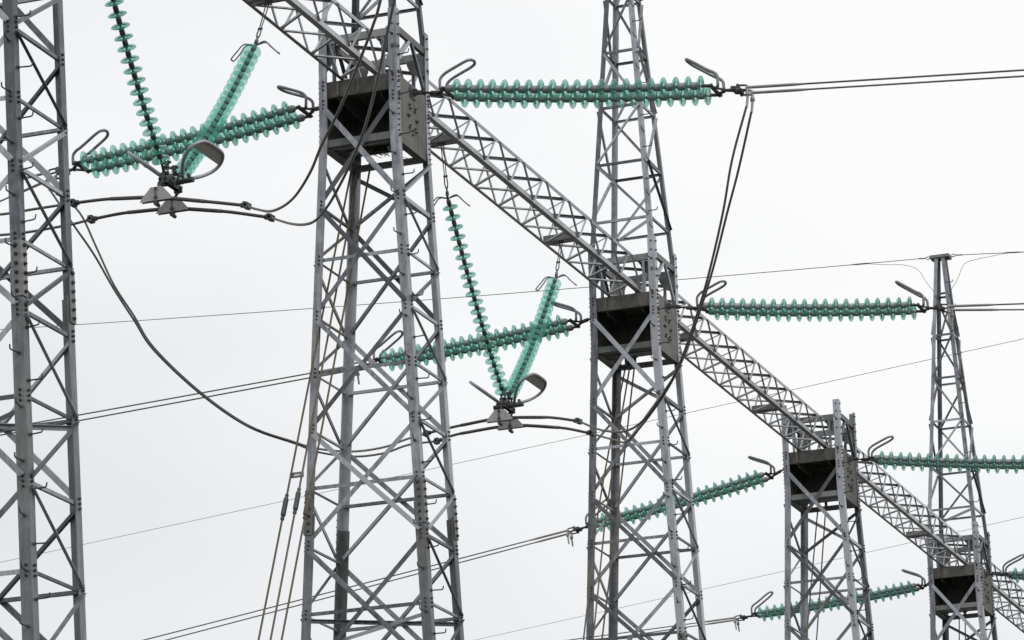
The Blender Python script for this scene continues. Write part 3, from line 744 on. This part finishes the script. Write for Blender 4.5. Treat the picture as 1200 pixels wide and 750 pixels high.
# ------------------------------------------------------------------ brown down cables
def down_cable(label, pts, grp, coupler=None):
    P = [V(p) for p in pts]; d = (P[-1]-P[-2]).normalized(); k = (P[-1].z-.4)/-d.z
    P.append(P[-1]+d*k*.5); P.append(P[-1]+d*k*.5)
    root = empty('down_cable', P[0]); tag(root, label, 'cable', grp); o = P[0]
    wire('cable', [p-o for p in P], .0145, 'rope', root, step=5, n=6)
    if coupler:
        z0, brass = coupler
        for a, b in zip(P, P[1:]):
            if a.z >= z0 >= b.z:
                c = a.lerp(b, (a.z-z0)/(a.z-b.z))-o; e = (b-a).normalized()
                bm = bmesh.new(); rod(bm, c-e*.17, c-e*.12, .020, .034, 8); rod(bm, c-e*.12, c+e*.10, .036, n=8); rod(bm, c+e*.10, c+e*.14, .036, .018, 8); rod(bm, c-e*.19, c-e*.17, .026, n=8); rod(bm, c+e*.14, c+e*.17, .028, n=8)
                obj('coupler', fin(bm, 'coupler', 'brass' if brass else 'tube'), root); break
    bm = bmesh.new(); q = P[-1]-o; rod(bm, q-V((0, 0, .1)), q+V((0, 0, -.41)), .12, .2, 12); obj('anchor_block', fin(bm, 'anchor_block', 'concrete'), root)
    bm = bmesh.new(); rod(bm, (0, 0, -.05), (0, 0, .12), .028, n=8); rod(bm, (-.05, 0, .09), (.05, 0, .09), .016, n=6); obj('end_fitting', fin(bm, 'end_fitting', 'fitting'), root)
G2 = 'brown cables hanging down the nest tower'
down_cable('brown cable with dark coupler hanging from the nest tower, outermost of three', [(-0.353, 0.0, 17.888), (-0.664, -0.75, 14.831), (-1.053, -1.6, 11.152)], G2, (12.95, False))
down_cable('brown cable with dark coupler hanging from the nest tower, middle of three', [(-0.288, 0.05, 17.808), (-0.53, -0.72, 14.822), (-0.909, -1.55, 11.147)], G2, (13.03, False))
down_cable('brown cable with brassy coupler in front of the nest tower leg', [(-0.118, 0.1, 17.922), (-0.38, -0.7, 14.808), (-0.777, -1.5, 11.144)], G2, (12.95, True))
# spreader between two of them
sp = bmesh.new(); box(sp, (0, 0, .022), (.085, 0, 0), (0, .018, 0), (0, 0, .012)); box(sp, (0, 0, -.022), (.085, 0, 0), (0, .018, 0), (0, 0, .012)); box(sp, (-.07, 0, 0), (.02, 0, 0), (0, .024, 0), (0, 0, .03)); box(sp, (.07, 0, 0), (.02, 0, 0), (0, .024, 0), (0, 0, .03))
so = obj('cable_spreader', fin(sp, 'cable_spreader', 'horn'), None, (-.745, -1.045, 13.41)); tag(so, 'short grey spreader bar clamped between two brown cables', 'spreader')
G3 = 'brown cables hanging down the jumper wire tower'
for w, p in (('outermost of three', [(-0.173, 11.0, 17.987), (-0.459, 10.25, 15.495), (-0.502, 9.4, 13.158)]), ('middle of three', [(-0.134, 11.05, 17.922), (-0.333, 10.28, 15.488), (-0.365, 9.45, 13.154)]), ('nearest its back leg', [(-0.06, 11.1, 17.998), (-0.154, 10.3, 15.473), (-0.234, 9.5, 13.15)])):
    down_cable('brown cable hanging down inside the jumper wire tower, '+w, p, G3)
G4 = 'brown cables hanging down the peakless tower'
for w, p in (('along its back leg', [(-0.087, 22.0, 18.055), (-0.285, 21.4, 15.343)]), ('away from its back leg', [(0.036, 22.1, 18.063), (-0.116, 21.5, 15.345)])):
    down_cable('brown cable hanging down inside the peakless tower, '+w, p, G4)
G5 = 'brown cables hanging down the earth wire tower'
for w, p in (('along its back leg', [(-0.084, 33.0, 17.978), (-0.146, 32.8, 16.0)]), ('away from its back leg', [(0.048, 33.0, 17.965), (0.0, 32.8, 16.0)])):
    down_cable('brown cable hanging down inside the earth wire tower, '+w, p, G5)
